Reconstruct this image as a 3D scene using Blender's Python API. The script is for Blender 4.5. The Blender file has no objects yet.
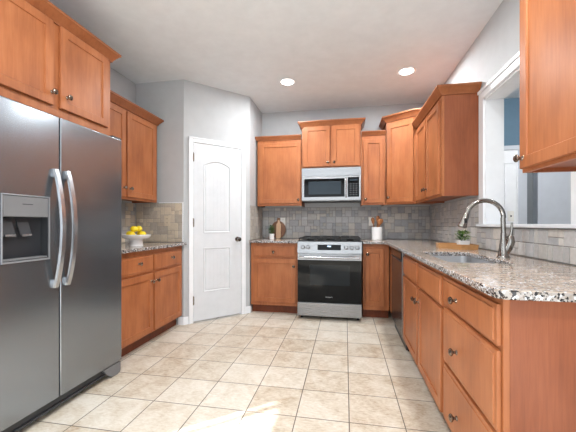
import bpy, bmesh, math, random
from mathutils import Vector, Matrix
random.seed(7)
C = bpy.context.scene.collection
SC = bpy.context.scene
PI = math.pi

def srgb(r, g, b):
    f = lambda v: (v/255/12.92) if v/255 <= .04045 else ((v/255+.055)/1.055)**2.4
    return (f(r), f(g), f(b), 1)

# ------------------------------------------------------------------ camera
cam_data = bpy.data.cameras.new('camera')
cam = bpy.data.objects.new('camera', cam_data)
C.objects.link(cam)
cam.location = (0, 0, 1.12)
cam.rotation_euler = (PI/2, 0, 0.18)
cam_data.sensor_width = 36
cam_data.lens = 314/576*36
cam_data.shift_y = 8/576
cam_data.clip_start = .02
SC.camera = cam

# ------------------------------------------------------------------ light
SC.view_settings.view_transform = 'Standard'
SC.view_settings.look = 'None'
SC.view_settings.gamma = 1
SC.view_settings.exposure = -0.06
world = bpy.data.worlds.new('world')
SC.world = world
world.use_nodes = True
world.node_tree.nodes['Background'].inputs[0].default_value = srgb(200, 218, 240)
world.node_tree.nodes['Background'].inputs[1].default_value = 1.0

def lamp(name, kind, loc, rot, energy, color=(1, 1, 1), **kw):
    d = bpy.data.lights.new(name, kind)
    d.energy = energy
    d.color = color
    for k, v in kw.items():
        setattr(d, k, v)
    o = bpy.data.objects.new(name, d)
    C.objects.link(o)
    o.location = loc
    o.rotation_euler = rot
    return o

SUN_DIR = Vector((.78*math.cos(math.radians(24)), .62*math.cos(math.radians(24)), -math.sin(math.radians(24))))
sun = lamp('sun', 'SUN', (-6, -4, 5), (0, 0, 0), 30.0, (.94, .97, 1), angle=math.radians(.5))
sun.rotation_euler = SUN_DIR.to_track_quat('-Z', 'Y').to_euler()
# added frontal fill at the patio opening behind; daylight set beside the dining window
lamp('patio_fill', 'AREA', (-1.0, -2.5, 1.35), (math.radians(88), 0, 0), 48, (.94, .985, 1), shape='RECTANGLE', size=3.4, size_y=2.2)
lamp('dining_daylight', 'AREA', (-4.1, -.3, 1.5), (0, math.radians(-90), 0), 34, (.94, .985, 1), shape='RECTANGLE', size=1.4, size_y=1.5)
lamp('adjoining_room_fill', 'AREA', (2.6, -1.6, 1.5), (math.radians(90), 0, 0), 22, (.97, .985, 1), shape='RECTANGLE', size=1.6, size_y=2.0)  # added fill aimed at the far wall; no window at this end
lamp('adjoining_room_panel_fill', 'AREA', (2.2, 3.0, 2.66), (math.radians(25), 0, 0), 34, (1, 1, 1), shape='DISK', size=.4)  # added to brighten the white panel; stands for no known fixture
CAN_POWER = 23

# ------------------------------------------------------------------ materials
def new_mat(name):
    m = bpy.data.materials.new(name)
    m.use_nodes = True
    nt = m.node_tree
    return m, nt, nt.nodes['Principled BSDF']

def N(nt, kind, **kw):
    n = nt.nodes.new(kind)
    for k, v in kw.items():
        if k in n.inputs:
            n.inputs[k].default_value = v
        else:
            setattr(n, k, v)
    return n

def ramp(nt, fac, stops):
    r = nt.nodes.new('ShaderNodeValToRGB')
    e = r.color_ramp.elements
    while len(e) < len(stops):
        e.new(.5)
    for el, (p, c) in zip(e, stops):
        el.position = p
        el.color = c
    nt.links.new(fac, r.inputs[0])
    return r.outputs[0]

def mixc(nt, fac, a, b, mode='MIX'):
    m = nt.nodes.new('ShaderNodeMix')
    m.data_type = 'RGBA'
    m.blend_type = mode
    for sock, v in ((0, fac), (6, a), (7, b)):
        if isinstance(v, (int, float, tuple)):
            m.inputs[sock].default_value = v
        else:
            nt.links.new(v, m.inputs[sock])
    return m.outputs[2]

def coords(nt, scale=(1, 1, 1), rand=False):
    tc = nt.nodes.new('ShaderNodeTexCoord')
    mp = nt.nodes.new('ShaderNodeMapping')
    mp.inputs['Scale'].default_value = scale
    nt.links.new(tc.outputs['Object'], mp.inputs[0])
    if rand:
        oi = nt.nodes.new('ShaderNodeObjectInfo')
        mu = N(nt, 'ShaderNodeVectorMath', operation='SCALE')
        mu.inputs[0].default_value = (13, 7, 17)
        nt.links.new(oi.outputs['Random'], mu.inputs['Scale'])
        nt.links.new(mu.outputs[0], mp.inputs['Location'])
    return mp.outputs[0]

def noise(nt, vec, scale, detail=4, rough=.55, dist=0):
    n = nt.nodes.new('ShaderNodeTexNoise')
    n.inputs['Scale'].default_value = scale
    n.inputs['Detail'].default_value = detail
    n.inputs['Roughness'].default_value = rough
    n.inputs['Distortion'].default_value = dist
    nt.links.new(vec, n.inputs['Vector'])
    return n.outputs['Fac']

def bump(nt, b, height, strength=.2, dist=.01):
    n = nt.nodes.new('ShaderNodeBump')
    n.inputs['Strength'].default_value = strength
    n.inputs['Distance'].default_value = dist
    nt.links.new(height, n.inputs['Height'])
    nt.links.new(n.outputs[0], b.inputs['Normal'])

def plain(name, col, rough=.5, metal=0, spec=.5, emit=None, noise_bump=0):
    m, nt, b = new_mat(name)
    b.inputs['Roughness'].default_value = rough
    b.inputs['Metallic'].default_value = metal
    b.inputs['Specular IOR Level'].default_value = spec
    v = coords(nt)
    n = noise(nt, v, 9, 3)
    dark = tuple(c*.94 for c in col[:3]) + (1,)
    nt.links.new(ramp(nt, n, [(.3, dark), (.7, col)]), b.inputs['Base Color'])
    if noise_bump:
        bump(nt, b, noise(nt, v, 160, 2), noise_bump, .002)
    if emit:
        b.inputs['Emission Color'].default_value = col
        b.inputs['Emission Strength'].default_value = emit
    return m

def wood(name, lo, mid, hi, rough=.4, gs=(16, 16, 1.3)):
    m, nt, b = new_mat(name)
    g = noise(nt, coords(nt, gs, True), 3.0, 6, .6, .4)
    bl = noise(nt, coords(nt, (3, 3, 1.4), True), 2.2, 3, .5)
    fine = noise(nt, coords(nt, (140, 140, 5), True), 2.0, 2, .5)
    a = mixc(nt, .6, g, bl)
    col = ramp(nt, a, [(.30, lo), (.5, mid), (.72, hi)])
    col = mixc(nt, .10, col, ramp(nt, fine, [(.35, (.25, .25, .25, 1)), (.65, (1, 1, 1, 1))]), 'MULTIPLY')
    nt.links.new(col, b.inputs['Base Color'])
    b.inputs['Roughness'].default_value = rough
    b.inputs['Specular IOR Level'].default_value = .32
    return m

def steel(name, col, rough=.3, axis='x', metal=1.0):
    m, nt, b = new_mat(name)
    sc = {'x': (2, 200, 200), 'z': (200, 200, 2), 'n': (40, 40, 40)}[axis]
    n = noise(nt, coords(nt, sc), 3, 3, .6)
    d = tuple(c*.88 for c in col[:3]) + (1,)
    nt.links.new(ramp(nt, n, [(.3, d), (.7, col)]), b.inputs['Base Color'])
    b.inputs['Metallic'].default_value = metal
    rr = nt.nodes.new('ShaderNodeMapRange')
    rr.inputs['To Min'].default_value = rough*.85
    rr.inputs['To Max'].default_value = rough*1.15
    nt.links.new(n, rr.inputs[0])
    nt.links.new(rr.outputs[0], b.inputs['Roughness'])
    return m

M = {}
M['wood'] = wood('maple_stain', srgb(144, 84, 50), srgb(168, 102, 62), srgb(184, 118, 76))
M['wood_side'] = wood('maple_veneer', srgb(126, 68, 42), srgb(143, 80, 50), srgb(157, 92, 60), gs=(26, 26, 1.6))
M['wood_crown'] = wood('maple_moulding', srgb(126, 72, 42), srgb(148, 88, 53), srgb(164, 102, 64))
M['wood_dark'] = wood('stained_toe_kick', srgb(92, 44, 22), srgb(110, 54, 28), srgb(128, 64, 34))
M['cab_under'] = plain('cabinet_underside', srgb(128, 84, 58), .6)
M['paint_wall'] = plain('grey_wall_paint', srgb(186, 188, 190), .7, noise_bump=.05)
M['paint_ceiling'] = plain('white_ceiling_paint', srgb(228, 233, 237), .8)
M['paint_trim'] = plain('white_trim_paint', srgb(236, 238, 241), .35)
M['paint_door'] = plain('white_door_paint', srgb(216, 219, 223), .4)
M['slate'] = plain('slate_blue_paint', srgb(84, 112, 132), .7)
M['paint_far'] = plain('pale_grey_paint', srgb(190, 195, 203), .7)
M['paint_dark'] = plain('charcoal_grey_paint', srgb(112, 117, 122), .7)
M['steel'] = steel('brushed_steel', srgb(156, 156, 157), .28, 'x')
M['steel_dark'] = steel('fridge_steel', srgb(150, 157, 164), .22, 'z', .88)
M['steel_fr'] = steel('fridge_bezel_steel', srgb(120, 122, 126), .4, 'x')
M['handle_steel'] = steel('handle_steel', srgb(186, 188, 192), .22, 'z', .85)
M['bezel'] = plain('silver_bezel', srgb(150, 152, 156), .3, .4)
M['sink_steel'] = steel('sink_steel', srgb(214, 215, 217), .38, 'x')
M['nickel'] = steel('brushed_nickel', srgb(150, 146, 141), .2, 'n')
M['bronze'] = plain('dark_bronze', srgb(136, 122, 110), .2, 1)
M['black_glass'] = plain('black_glass', srgb(8, 9, 11), .05, spec=.18)
M['window_glass'] = plain('smoked_oven_glass', srgb(24, 29, 33), .06, spec=.2)
M['mw_window'] = plain('grey_microwave_screen', srgb(44, 54, 62), .15, spec=.2)
M['black'] = plain('black_enamel', srgb(20, 20, 21), .35)
M['iron'] = plain('cast_iron', srgb(24, 24, 25), .55)
M['dark_plastic'] = plain('dark_grey_plastic', srgb(42, 44, 48), .4)
M['grey_plastic'] = plain('grey_plastic', srgb(112, 113, 115), .4)
M['dw_black'] = plain('dishwasher_panel', srgb(46, 43, 43), .22, .3)
M['white_plastic'] = plain('white_plastic', srgb(232, 230, 224), .35)
M['beige_plastic'] = plain('almond_plastic', srgb(205, 190, 168), .4)
M['ceramic'] = plain('white_ceramic', srgb(238, 238, 238), .18)
M['lemon'] = plain('lemon_peel', srgb(246, 216, 30), .38, noise_bump=.3)
M['leaf'] = plain('leaf_green', srgb(62, 104, 44), .45)
M['leaf_light'] = plain('leaf_light_green', srgb(124, 160, 70), .45)
M['soil'] = plain('potting_soil', srgb(60, 44, 34), .9)
M['board_dark'] = wood('acacia', srgb(112, 76, 54), srgb(142, 100, 74), srgb(160, 118, 90), .4)
M['board_light'] = wood('beech', srgb(206, 164, 128), srgb(222, 184, 148), srgb(232, 198, 164), .45)
M['tray_wood'] = wood('oiled_oak', srgb(158, 112, 68), srgb(186, 138, 90), srgb(204, 158, 108), .4, (2, 16, 16))
M['spoon_wood'] = wood('olive_wood', srgb(138, 84, 46), srgb(176, 114, 68), srgb(200, 142, 92), .45)
M['display'] = plain('lit_display', srgb(190, 215, 240), .2, emit=1.0)
M['lamp_glow'] = plain('lamp_lens', srgb(255, 252, 246), .3, emit=9.0)
M['grey_mark'] = plain('grey_lettering', srgb(176, 178, 180), .4)
M['sponge'] = plain('grout', srgb(158, 152, 144), .85)

def granite():
    m, nt, b = new_mat('granite')
    v = coords(nt)
    big = noise(nt, coords(nt, (1.0, 5.0, 1)), 5, 5, .65, 1.0)
    base = ramp(nt, big, [(.34, srgb(142, 118, 100)), (.5, srgb(174, 155, 138)), (.66, srgb(198, 186, 172))])
    sp = nt.nodes.new('ShaderNodeTexVoronoi')
    sp.inputs['Scale'].default_value = 150
    nt.links.new(v, sp.inputs['Vector'])
    sep = nt.nodes.new('ShaderNodeSeparateColor')
    nt.links.new(sp.outputs['Color'], sep.inputs[0])
    clump = noise(nt, v, 38, 3, .6)
    add = N(nt, 'ShaderNodeMath', operation='MULTIPLY')
    nt.links.new(sep.outputs[0], add.inputs[0])
    nt.links.new(clump, add.inputs[1])
    def specks(ground, d, l):
        dk = ramp(nt, add.outputs[0], [(d, (0, 0, 0, 1)), (d+.025, (1, 1, 1, 1))])
        lt = ramp(nt, sep.outputs[1], [(l, (0, 0, 0, 1)), (l+.04, (1, 1, 1, 1))])
        br = ramp(nt, sep.outputs[2], [(.78, (0, 0, 0, 1)), (.82, (1, 1, 1, 1))])
        c = mixc(nt, br, ground, srgb(150, 138, 128))
        c = mixc(nt, lt, c, srgb(208, 210, 214))
        return mixc(nt, dk, c, srgb(40, 37, 38))
    # reflection blur painted in: upward faces few specks, sideways faces greyer with more
    face = specks(base, .44, .88)
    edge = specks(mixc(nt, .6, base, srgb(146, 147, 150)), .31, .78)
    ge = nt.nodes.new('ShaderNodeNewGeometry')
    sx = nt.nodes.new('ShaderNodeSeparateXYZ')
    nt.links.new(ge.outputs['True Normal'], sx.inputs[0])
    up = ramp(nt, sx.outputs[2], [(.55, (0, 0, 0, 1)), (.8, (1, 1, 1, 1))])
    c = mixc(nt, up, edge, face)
    nt.links.new(c, b.inputs['Base Color'])
    b.inputs['Roughness'].default_value = .1
    return m
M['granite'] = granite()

def tile_floor():
    m, nt, b = new_mat('floor_tile')
    tc = nt.nodes.new('ShaderNodeTexCoord')
    mp = nt.nodes.new('ShaderNodeMapping')
    mp.inputs['Location'].default_value = (-.025 + .0025, -1.807 + .0025, 0)
    nt.links.new(tc.outputs['Object'], mp.inputs[0])
    br = nt.nodes.new('ShaderNodeTexBrick')
    br.offset = 0
    br.squash = 1
    for k, v in (('Scale', 1), ('Mortar Size', .0032), ('Mortar Smooth', .2), ('Bias', 0), ('Brick Width', .3036), ('Row Height', .3036)):
        br.inputs[k].default_value = v
    br.inputs['Color1'].default_value = (.2, .2, .2, 1)
    br.inputs['Color2'].default_value = (.8, .8, .8, 1)
    br.inputs['Mortar'].default_value = (.5, .5, .5, 1)
    nt.links.new(mp.outputs[0], br.inputs['Vector'])
    n1 = noise(nt, mp.outputs[0], 7, 6, .65, .6)
    n2 = noise(nt, coords(nt, (5, 14, 1)), 6, 5, .7, .3)
    a = mixc(nt, .5, n1, n2)
    a = mixc(nt, .16, a, br.outputs['Color'])
    col = ramp(nt, a, [(.36, srgb(170, 149, 124)), (.47, srgb(201, 189, 171)), (.60, srgb(219, 212, 200))])
    col = mixc(nt, br.outputs['Fac'], col, srgb(96, 85, 75))
    nt.links.new(col, b.inputs['Base Color'])
    b.inputs['Roughness'].default_value = .38
    inv = N(nt, 'ShaderNodeMath', operation='SUBTRACT')
    inv.inputs[0].default_value = 1
    nt.links.new(br.outputs['Fac'], inv.inputs[1])
    bump(nt, b, inv.outputs[0], .5, .002)
    return m
M['floor'] = tile_floor()

def stone_tile():
    m, nt, b = new_mat('tumbled_stone_tile')
    at = nt.nodes.new('ShaderNodeAttribute')
    at.attribute_name = 'Col'
    n = noise(nt, coords(nt), 28, 5, .65, .5)
    c = mixc(nt, .55, at.outputs['Color'], ramp(nt, n, [(.3, (.70, .69, .68, 1)), (.7, (1, 1, 1, 1))]), 'MULTIPLY')
    nt.links.new(c, b.inputs['Base Color'])
    b.inputs['Roughness'].default_value = .5
    bump(nt, b, n, .15, .004)
    return m
M['stone'] = stone_tile()

# ------------------------------------------------------------------ mesh helpers
class MB:
    def __init__(s):
        s.bm = bmesh.new()
        s.mats = []
    def mi(s, mat):
        if mat is None:
            return 0
        if mat not in s.mats:
            s.mats.append(mat)
        return s.mats.index(mat)
    def paint(s, faces, mat):
        i = s.mi(mat)
        for f in faces:
            if f.is_valid:
                f.material_index = i
    def box(s, x0, x1, y0, y1, z0, z1, bev=0, mat=None, seg=2):
        old = set(s.bm.faces)
        r = bmesh.ops.create_cube(s.bm, size=1)
        vs = r['verts']
        for v in vs:
            v.co = Vector(((x0+x1)/2 + v.co.x*(x1-x0), (y0+y1)/2 + v.co.y*(y1-y0), (z0+z1)/2 + v.co.z*(z1-z0)))
        if bev:
            es = set(e for v in vs for e in v.link_edges)
            bmesh.ops.bevel(s.bm, geom=list(es), offset=bev, segments=seg, profile=.5, affect='EDGES')
        s.paint([f for f in s.bm.faces if f not in old], mat)
        return s
    def rings(s, loops, cap0=True, cap1=True, mat=None, closed=True):
        prev = None
        first = None
        fs = []
        for lp in loops:
            vs = [s.bm.verts.new(p) for p in lp]
            if prev:
                n = len(vs)
                for i in range(n if closed else n-1):
                    fs.append(s.bm.faces.new((prev[i], prev[(i+1) % n], vs[(i+1) % n], vs[i])))
            else:
                first = vs
            prev = vs
        if cap0:
            fs.append(s.bm.faces.new(list(reversed(first))))
        if cap1:
            fs.append(s.bm.faces.new(prev))
        s.paint(fs, mat)
        return s
    def lathe(s, prof, c=(0, 0, 0), axis='z', n=24, mat=None):
        loops = []
        for r, h in prof:
            r = max(r, 1e-4)
            lp = []
            for i in range(n):
                a = 2*PI*i/n
                p = (r*math.cos(a), r*math.sin(a), h)
                if axis == '-y':
                    p = (p[0], -p[2], p[1])
                elif axis == 'x':
                    p = (p[2], p[0], p[1])
                lp.append((c[0]+p[0], c[1]+p[1], c[2]+p[2]))
            loops.append(lp)
        return s.rings(loops, mat=mat)
    def tube(s, pts, rad, n=12, mat=None, flat=1.0):
        pts = [Vector(p) for p in pts]
        if not isinstance(rad, (list, tuple)):
            rad = [rad]*len(pts)
        t0 = (pts[1]-pts[0]).normalized()
        ref = Vector((0, 0, 1)) if abs(t0.z) < .9 else Vector((0, 1, 0))
        u = t0.cross(ref).normalized()
        loops = []
        for i, p in enumerate(pts):
            t = (pts[min(i+1, len(pts)-1)] - pts[max(i-1, 0)]).normalized()
            u = (u - t*u.dot(t)).normalized()
            w = t.cross(u)
            loops.append([p + (u*math.cos(2*PI*k/n) + w*math.sin(2*PI*k/n)*flat)*rad[i] for k in range(n)])
        return s.rings(loops, mat=mat)
    def prism(s, poly, z0, z1, bev=0, mat=None):
        lo = [(x, y, z0) for x, y in poly]
        hi = [(x, y, z1) for x, y in poly]
        return s.rings([lo, hi], mat=mat)
    def prism_xz(s, poly, y0, y1, mat=None):
        return s.rings([[(x, y1, z) for x, z in poly], [(x, y0, z) for x, z in poly]], mat=mat)
    def quad(s, pts, mat=None):
        f = s.bm.faces.new([s.bm.verts.new(p) for p in pts])
        s.paint([f], mat)
        return s
    def xf(s, mtx):
        bmesh.ops.transform(s.bm, matrix=mtx, verts=s.bm.verts)
        return s
    def build(s, name, mat=None, parent=None, smooth=True, loc=None, rz=0, angle=40):
        bmesh.ops.recalc_face_normals(s.bm, faces=s.bm.faces)
        me = bpy.data.meshes.new(name)
        s.bm.to_mesh(me)
        s.bm.free()
        for k in (s.mats if s.mats else [mat]):
            me.materials.append(k if not isinstance(k, str) else M[k])
        if smooth:
            for p in me.polygons:
                p.use_smooth = True
            me.set_sharp_from_angle(angle=math.radians(angle))
        o = bpy.data.objects.new(name, me)
        C.objects.link(o)
        if smooth:
            wn = o.modifiers.new('weighted_normals', 'WEIGHTED_NORMAL')
            wn.keep_sharp = True
            wn.weight = 80
        if parent:
            o.parent = parent
        if loc:
            o.location = loc
        if rz:
            o.rotation_euler = (0, 0, rz)
        return o

def tag(o, label, cat, group=None):
    o['label'] = label
    o['category'] = cat
    if group:
        o['group'] = group
    return o

def thing(name, label, cat, loc, rz=0, group=None):
    o = bpy.data.objects.new(name, None)
    o.empty_display_size = .1
    C.objects.link(o)
    o.location = loc
    o.rotation_euler = (0, 0, rz)
    return tag(o, label, cat, group)

def structure(o):
    o['kind'] = 'structure'
    return o

def round_poly(pts, rad, n=6):
    out = []
    L = len(pts)
    for i, p in enumerate(pts):
        r = rad[i] if isinstance(rad, (list, tuple)) else rad
        p = Vector(p)
        if r <= 0:
            out.append(tuple(p))
            continue
        a = (Vector(pts[i-1]) - p).normalized()
        b = (Vector(pts[(i+1) % L]) - p).normalized()
        ang = a.angle(b)
        d = r/math.tan(ang/2)
        c = p + (a+b).normalized()*(r/math.sin(ang/2))
        s, e = p + a*d - c, p + b*d - c
        a0 = math.atan2(s.y, s.x)
        a1 = math.atan2(e.y, e.x)
        da = (a1-a0+PI) % (2*PI) - PI
        for k in range(n+1):
            t = a0 + da*k/n
            out.append((c.x + r*math.cos(t), c.y + r*math.sin(t)))
    return out

def slab(name, outer, holes, z0, z1, bev, mat, parent=None):
    cu = bpy.data.curves.new(name, 'CURVE')
    cu.dimensions = '2D'
    cu.fill_mode = 'BOTH'
    cu.extrude = (z1-z0)/2 - bev
    cu.bevel_depth = bev
    cu.bevel_resolution = 2
    for poly in [outer] + holes:
        sp = cu.splines.new('POLY')
        sp.points.add(len(poly)-1)
        for q, (x, y) in zip(sp.points, poly):
            q.co = (x, y, 0, 1)
        sp.use_cyclic_u = True
    t = bpy.data.objects.new('temporary', cu)
    C.objects.link(t)
    bpy.context.view_layer.update()
    dg = bpy.context.evaluated_depsgraph_get()
    me = bpy.data.meshes.new_from_object(t.evaluated_get(dg))
    bpy.data.objects.remove(t)
    me.materials.clear()
    me.materials.append(M[mat])
    for p in me.polygons:
        p.use_smooth = True
    me.set_sharp_from_angle(angle=math.radians(40))
    o = bpy.data.objects.new(name, me)
    C.objects.link(o)
    o.location = (0, 0, (z0+z1)/2)
    if parent:
        o.parent = parent
    return o

def text_mesh(name, body, size, mat, parent, mtx):
    cu = bpy.data.curves.new(name, 'FONT')
    cu.body = body
    cu.size = size
    cu.align_x = 'CENTER'
    cu.align_y = 'CENTER'
    cu.extrude = .0004
    t = bpy.data.objects.new('temporary', cu)
    C.objects.link(t)
    bpy.context.view_layer.update()
    me = bpy.data.meshes.new_from_object(t.evaluated_get(bpy.context.evaluated_depsgraph_get()))
    bpy.data.objects.remove(t)
    me.materials.clear()
    me.materials.append(M[mat])
    o = bpy.data.objects.new(name, me)
    C.objects.link(o)
    o.parent = parent
    o.matrix_local = mtx
    return o

# ------------------------------------------------------------------ the room
XR, XL, YB, ZC = 1.115, -2.36, 4.42, 2.725
WT = .12
def wall(name, boxes, mat='paint_wall'):
    m = MB()
    for b in boxes:
        m.box(*b)
    return structure(m.build(name, mat, smooth=False))

structure(MB().box(-4.4, 4.2, -2.8, 4.7, -.1, 0).build('floor', 'floor', smooth=False))
structure(MB().box(-4.4, 4.2, -2.8, 4.7, ZC, ZC+.1).build('ceiling', 'paint_ceiling', smooth=False))
wall('wall_back', [(-1.3, XR+WT, YB, YB+.1, 0, ZC)])
OY0, OY1, OZ0, OZ1 = 1.78, 2.78, 1.12, 2.13
wall('wall_right', [(XR, XR+WT, OY1, YB, 0, ZC), (XR, XR+WT, -2.7, OY0, 0, ZC), (XR, XR+WT, OY0, OY1, 0, OZ0-.02), (XR, XR+WT, OY0, OY1, OZ1, ZC)])
wall('wall_left', [(XL-.1, XL, 1.12, 3.35, 0, ZC), (-4.3, XL-.1, 1.12, 1.22, 0, ZC)])
P1, P2 = Vector((-1.765, 3.225)), Vector((-1.185, 3.815))
dv = (P2-P1).normalized()
nv = Vector((dv.y, -dv.x))           # out of the closet, towards the room
wang = math.atan2(dv.y, dv.x)
WL = (P2-P1).length
DX0, DX1, DZ = .104, .704, 2.045
# closet walls: a short one facing the room, the slanted one holding the door, a return to the back wall
pw = MB()
pw.prism([(XL, P1.y), (P1.x, P1.y), tuple(P1 - nv*.1 + dv*.04), (XL, P1.y+.1)], 0, ZC)
pw.prism([(P2.x, P2.y), (P2.x, YB), (P2.x-.1, YB), tuple(P2 - nv*.1 - dv*.04)], 0, ZC)
def wl(a, n):
    return tuple(P1 + dv*a + nv*n)
for a0, a1, z0, z1 in ((0, DX0, 0, ZC), (DX1, WL, 0, ZC), (DX0, DX1, DZ, ZC)):
    pw.prism([wl(a0, 0), wl(a1, 0), wl(a1, -.1), wl(a0, -.1)], z0, z1)
structure(pw.build('wall_closet', 'paint_wall', smooth=False))
# unseen parts of the room: dining end on the left, patio wall behind
wy, wz = -1.066, 2.218
wall('wall_dining', [(-4.3, -4.2, wy, 1.12, 0, ZC), (-4.3, -4.2, -2.7, -2.5, 0, ZC), (-4.3, -4.2, -2.5, wy, wz, ZC), (-4.3, -4.2, -2.5, wy, 0, .5),
                     (-4.24, -4.2, wy-.085, wy-.05, .5, wz), (-4.24, -4.2, -1.62, -1.57, .5, wz), (-4.24, -4.2, -2.5, wy, 1.42, 1.45)])
wall('wall_patio', [(-4.3, -2.9, -2.7, -2.6, 0, ZC), (.9, 4.1, -2.7, -2.6, 0, ZC), (-2.9, .9, -2.7, -2.6, 2.45, ZC)])
# the room seen through the pass-through
FY = 4.45
wall('wall_far', [(XR+WT, 1.90, FY, FY+.1, 0, 2.12), (2.158, 2.265, FY, FY+.1, 0, 2.12), (2.385, 4.1, FY, FY+.1, 0, 2.12), (1.90, 2.158, FY+.02, FY+.1, 0, 2.12)], 'paint_far')
wall('wall_far_upper', [(XR+WT, 4.1, FY, FY+.1, 2.12, ZC)], 'slate')
wall('wall_far_recess', [(2.2, 2.45, FY+.1, FY+.14, 0, 2.12)], 'paint_dark')
wall('wall_far_right', [(4.0, 4.1, -2.6, FY, 0, ZC)], 'paint_far')
fp = MB()
fp.box(1.90, 2.158, FY-.004, FY+.018, 0, 2.06, .003)
for b in ((2.0, 2.012, 0.3, 1.90), (2.146, 2.158, .3, 1.90)):
    fp.box(b[0], b[1], FY-.014, FY-.004, b[2], b[3], .003)
fp.box(2.0, 2.158, FY-.014, FY-.004, 1.888, 1.90, .003)
structure(fp.build('trim_1', 'paint_trim'))
structure(MB().box(1.86, 2.2, FY-.02, FY-.001, 2.062, 2.118, .004).build('trim_2', 'paint_far'))

# pass-through casing, jambs and sill
tr = MB()
cw = .09
tr.box(XR-.018, XR, OY1, OY1+cw, OZ0-.02, OZ1+cw, .004)
tr.box(XR-.018, XR, OY0-cw, OY0, OZ0-.02, OZ1+cw, .004)
tr.box(XR-.018, XR, OY0, OY1, OZ1, OZ1+cw, .004)
tr.box(XR-.028, XR-.018, OY0-cw, OY1+cw, OZ1+cw-.026, OZ1+cw, .004)
tr.box(XR-.026, XR-.018, OY0, OY1, OZ1+.004, OZ1+.02, .003)
tr.box(XR-.005, XR+WT+.01, OY1-.012, OY1+.001, OZ0, OZ1, .001)
tr.box(XR-.005, XR+WT+.01, OY0-.001, OY0+.012, OZ0, OZ1, .001)
tr.box(XR-.005, XR+WT+.01, OY0, OY1, OZ1-.012, OZ1+.001, .001)
structure(tr.build('trim_3', 'paint_trim'))
structure(MB().box(XR-.035, XR+WT+.03, OY0-cw-.01, OY1+cw+.01, OZ0-.022, OZ0, .005).build('trim_4', 'paint_trim'))

# closet door
rot = Matrix.Rotation(wang, 4, 'Z')
def place(o, a, n=0, z=0):
    p = wl(a, n)
    o.location = (p[0], p[1], z)
    o.rotation_euler = (0, 0, wang)
    return o
dw_, dh = DX1-DX0, DZ
dr = bpy.data.objects.new('door_1', None)
C.objects.link(dr)
structure(dr)
place(dr, DX0, 0)
# local: x along the wall, -y towards the room
dm = MB()
dm.box(.003, dw_-.003, -.001, .03, .018, dh-.004)
px0, px1 = .125, .448
def arch(x):
    t = (x-(px0+px1)/2)/((px1-px0)/2)
    return 1.80 + .055*(1-t*t)
fz = (.34, .84, 1.02)
dm.box(.003, px0, -.009, -.001, .018, dh-.004, .003)
dm.box(px1, dw_-.003, -.009, -.001, .018, dh-.004, .003)
dm.box(px0-.002, px1+.002, -.009, -.001, .018, fz[0], .003)
dm.box(px0-.002, px1+.002, -.009, -.001, fz[1], fz[2], .003)
xs = [px0-.002 + (px1-px0+.004)*i/14 for i in range(15)]
dm.prism_xz([(x, arch(x)) for x in xs] + [(xs[-1], dh-.004), (xs[0], dh-.004)], -.009, -.001)
dm.build('door_leaf', 'paint_door', dr)
for z0, top in ((fz[0], None), (fz[2], 'arch')):
    pm = MB()
    def outline(ins, y):
        zb = z0 + ins
        xa, xb = px0+ins, px1-ins
        q = [(xa + (xb-xa)*i/12) for i in range(13)]
        tops = [(x, y, (arch(x) if top else fz[1]) - ins) for x in reversed(q)]
        return [(xa, y, zb), (xb, y, zb)] + tops
    pm.rings([outline(-.006, -.009), outline(-.004, -.013), outline(.004, -.0135), outline(.012, -.003), outline(.018, -.002), outline(.024, -.0055)], cap0=False)
    nst = 6
    wst = (px1-px0-2*.026)/nst
    for i in range(nst):
        xa, xb = px0+.026+wst*i+.0012, px0+.026+wst*(i+1)-.0012
        if top:
            pm.prism_xz([(xa, z0+.026), (xb, z0+.026), (xb, arch(xb)-.026), (xa, arch(xa)-.026)], -.0065, -.0050)
        else:
            pm.box(xa, xb, -.0065, -.0050, z0+.026, fz[1]-.026)
    pm.build('door_panel', 'paint_door', dr, angle=20)
for z in (.21, 1.09, 1.83):
    MB().box(-.010, .010, -.016, -.002, z, z+.09, .002).lathe([(.006, 0), (.006, .1)], (0, -.016, z-.005), n=8).build('hinge', 'bronze', dr)
kb = MB()
kb.lathe([(.030, 0), (.030, .005), (.012, .010), (.011, .035), (.024, .044), (.028, .056), (.022, .068), (0, .071)], (dw_-.055, -.009, .935), '-y')
kb.build('door_knob', 'nickel', dr)
ca = MB()
cz = DZ
for x0, x1, z0, z1 in ((-.052, 0, 0, cz+.056), (dw_, dw_+.056, 0, cz+.056), (0, dw_, cz, cz+.056)):
    ca.box(x0, x1, -.017, -.001, z0, z1, .004)
ca.box(-.052, dw_+.056, -.024, -.016, cz+.040, cz+.056, .003)
ca.box(-.052, -.038, -.024, -.016, 0, cz+.056, .003)
ca.box(dw_+.042, dw_+.056, -.024, -.016, 0, cz+.056, .003)
for x0, x1 in ((-.0005, .002), (dw_-.002, dw_+.0005)):
    ca.box(x0, x1, -.001, .098, 0, cz)
structure(place(ca.build('trim_5', 'paint_trim'), DX0))
def baseboard(name, path, h=.085, t=.013):
    m = MB()
    prof = [(0, 0), (t, 0), (t, h*.75), (t*.5, h), (0, h)]
    sweep(m, path, 0, prof)
    return structure(m.build(name, 'paint_trim'))

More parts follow.
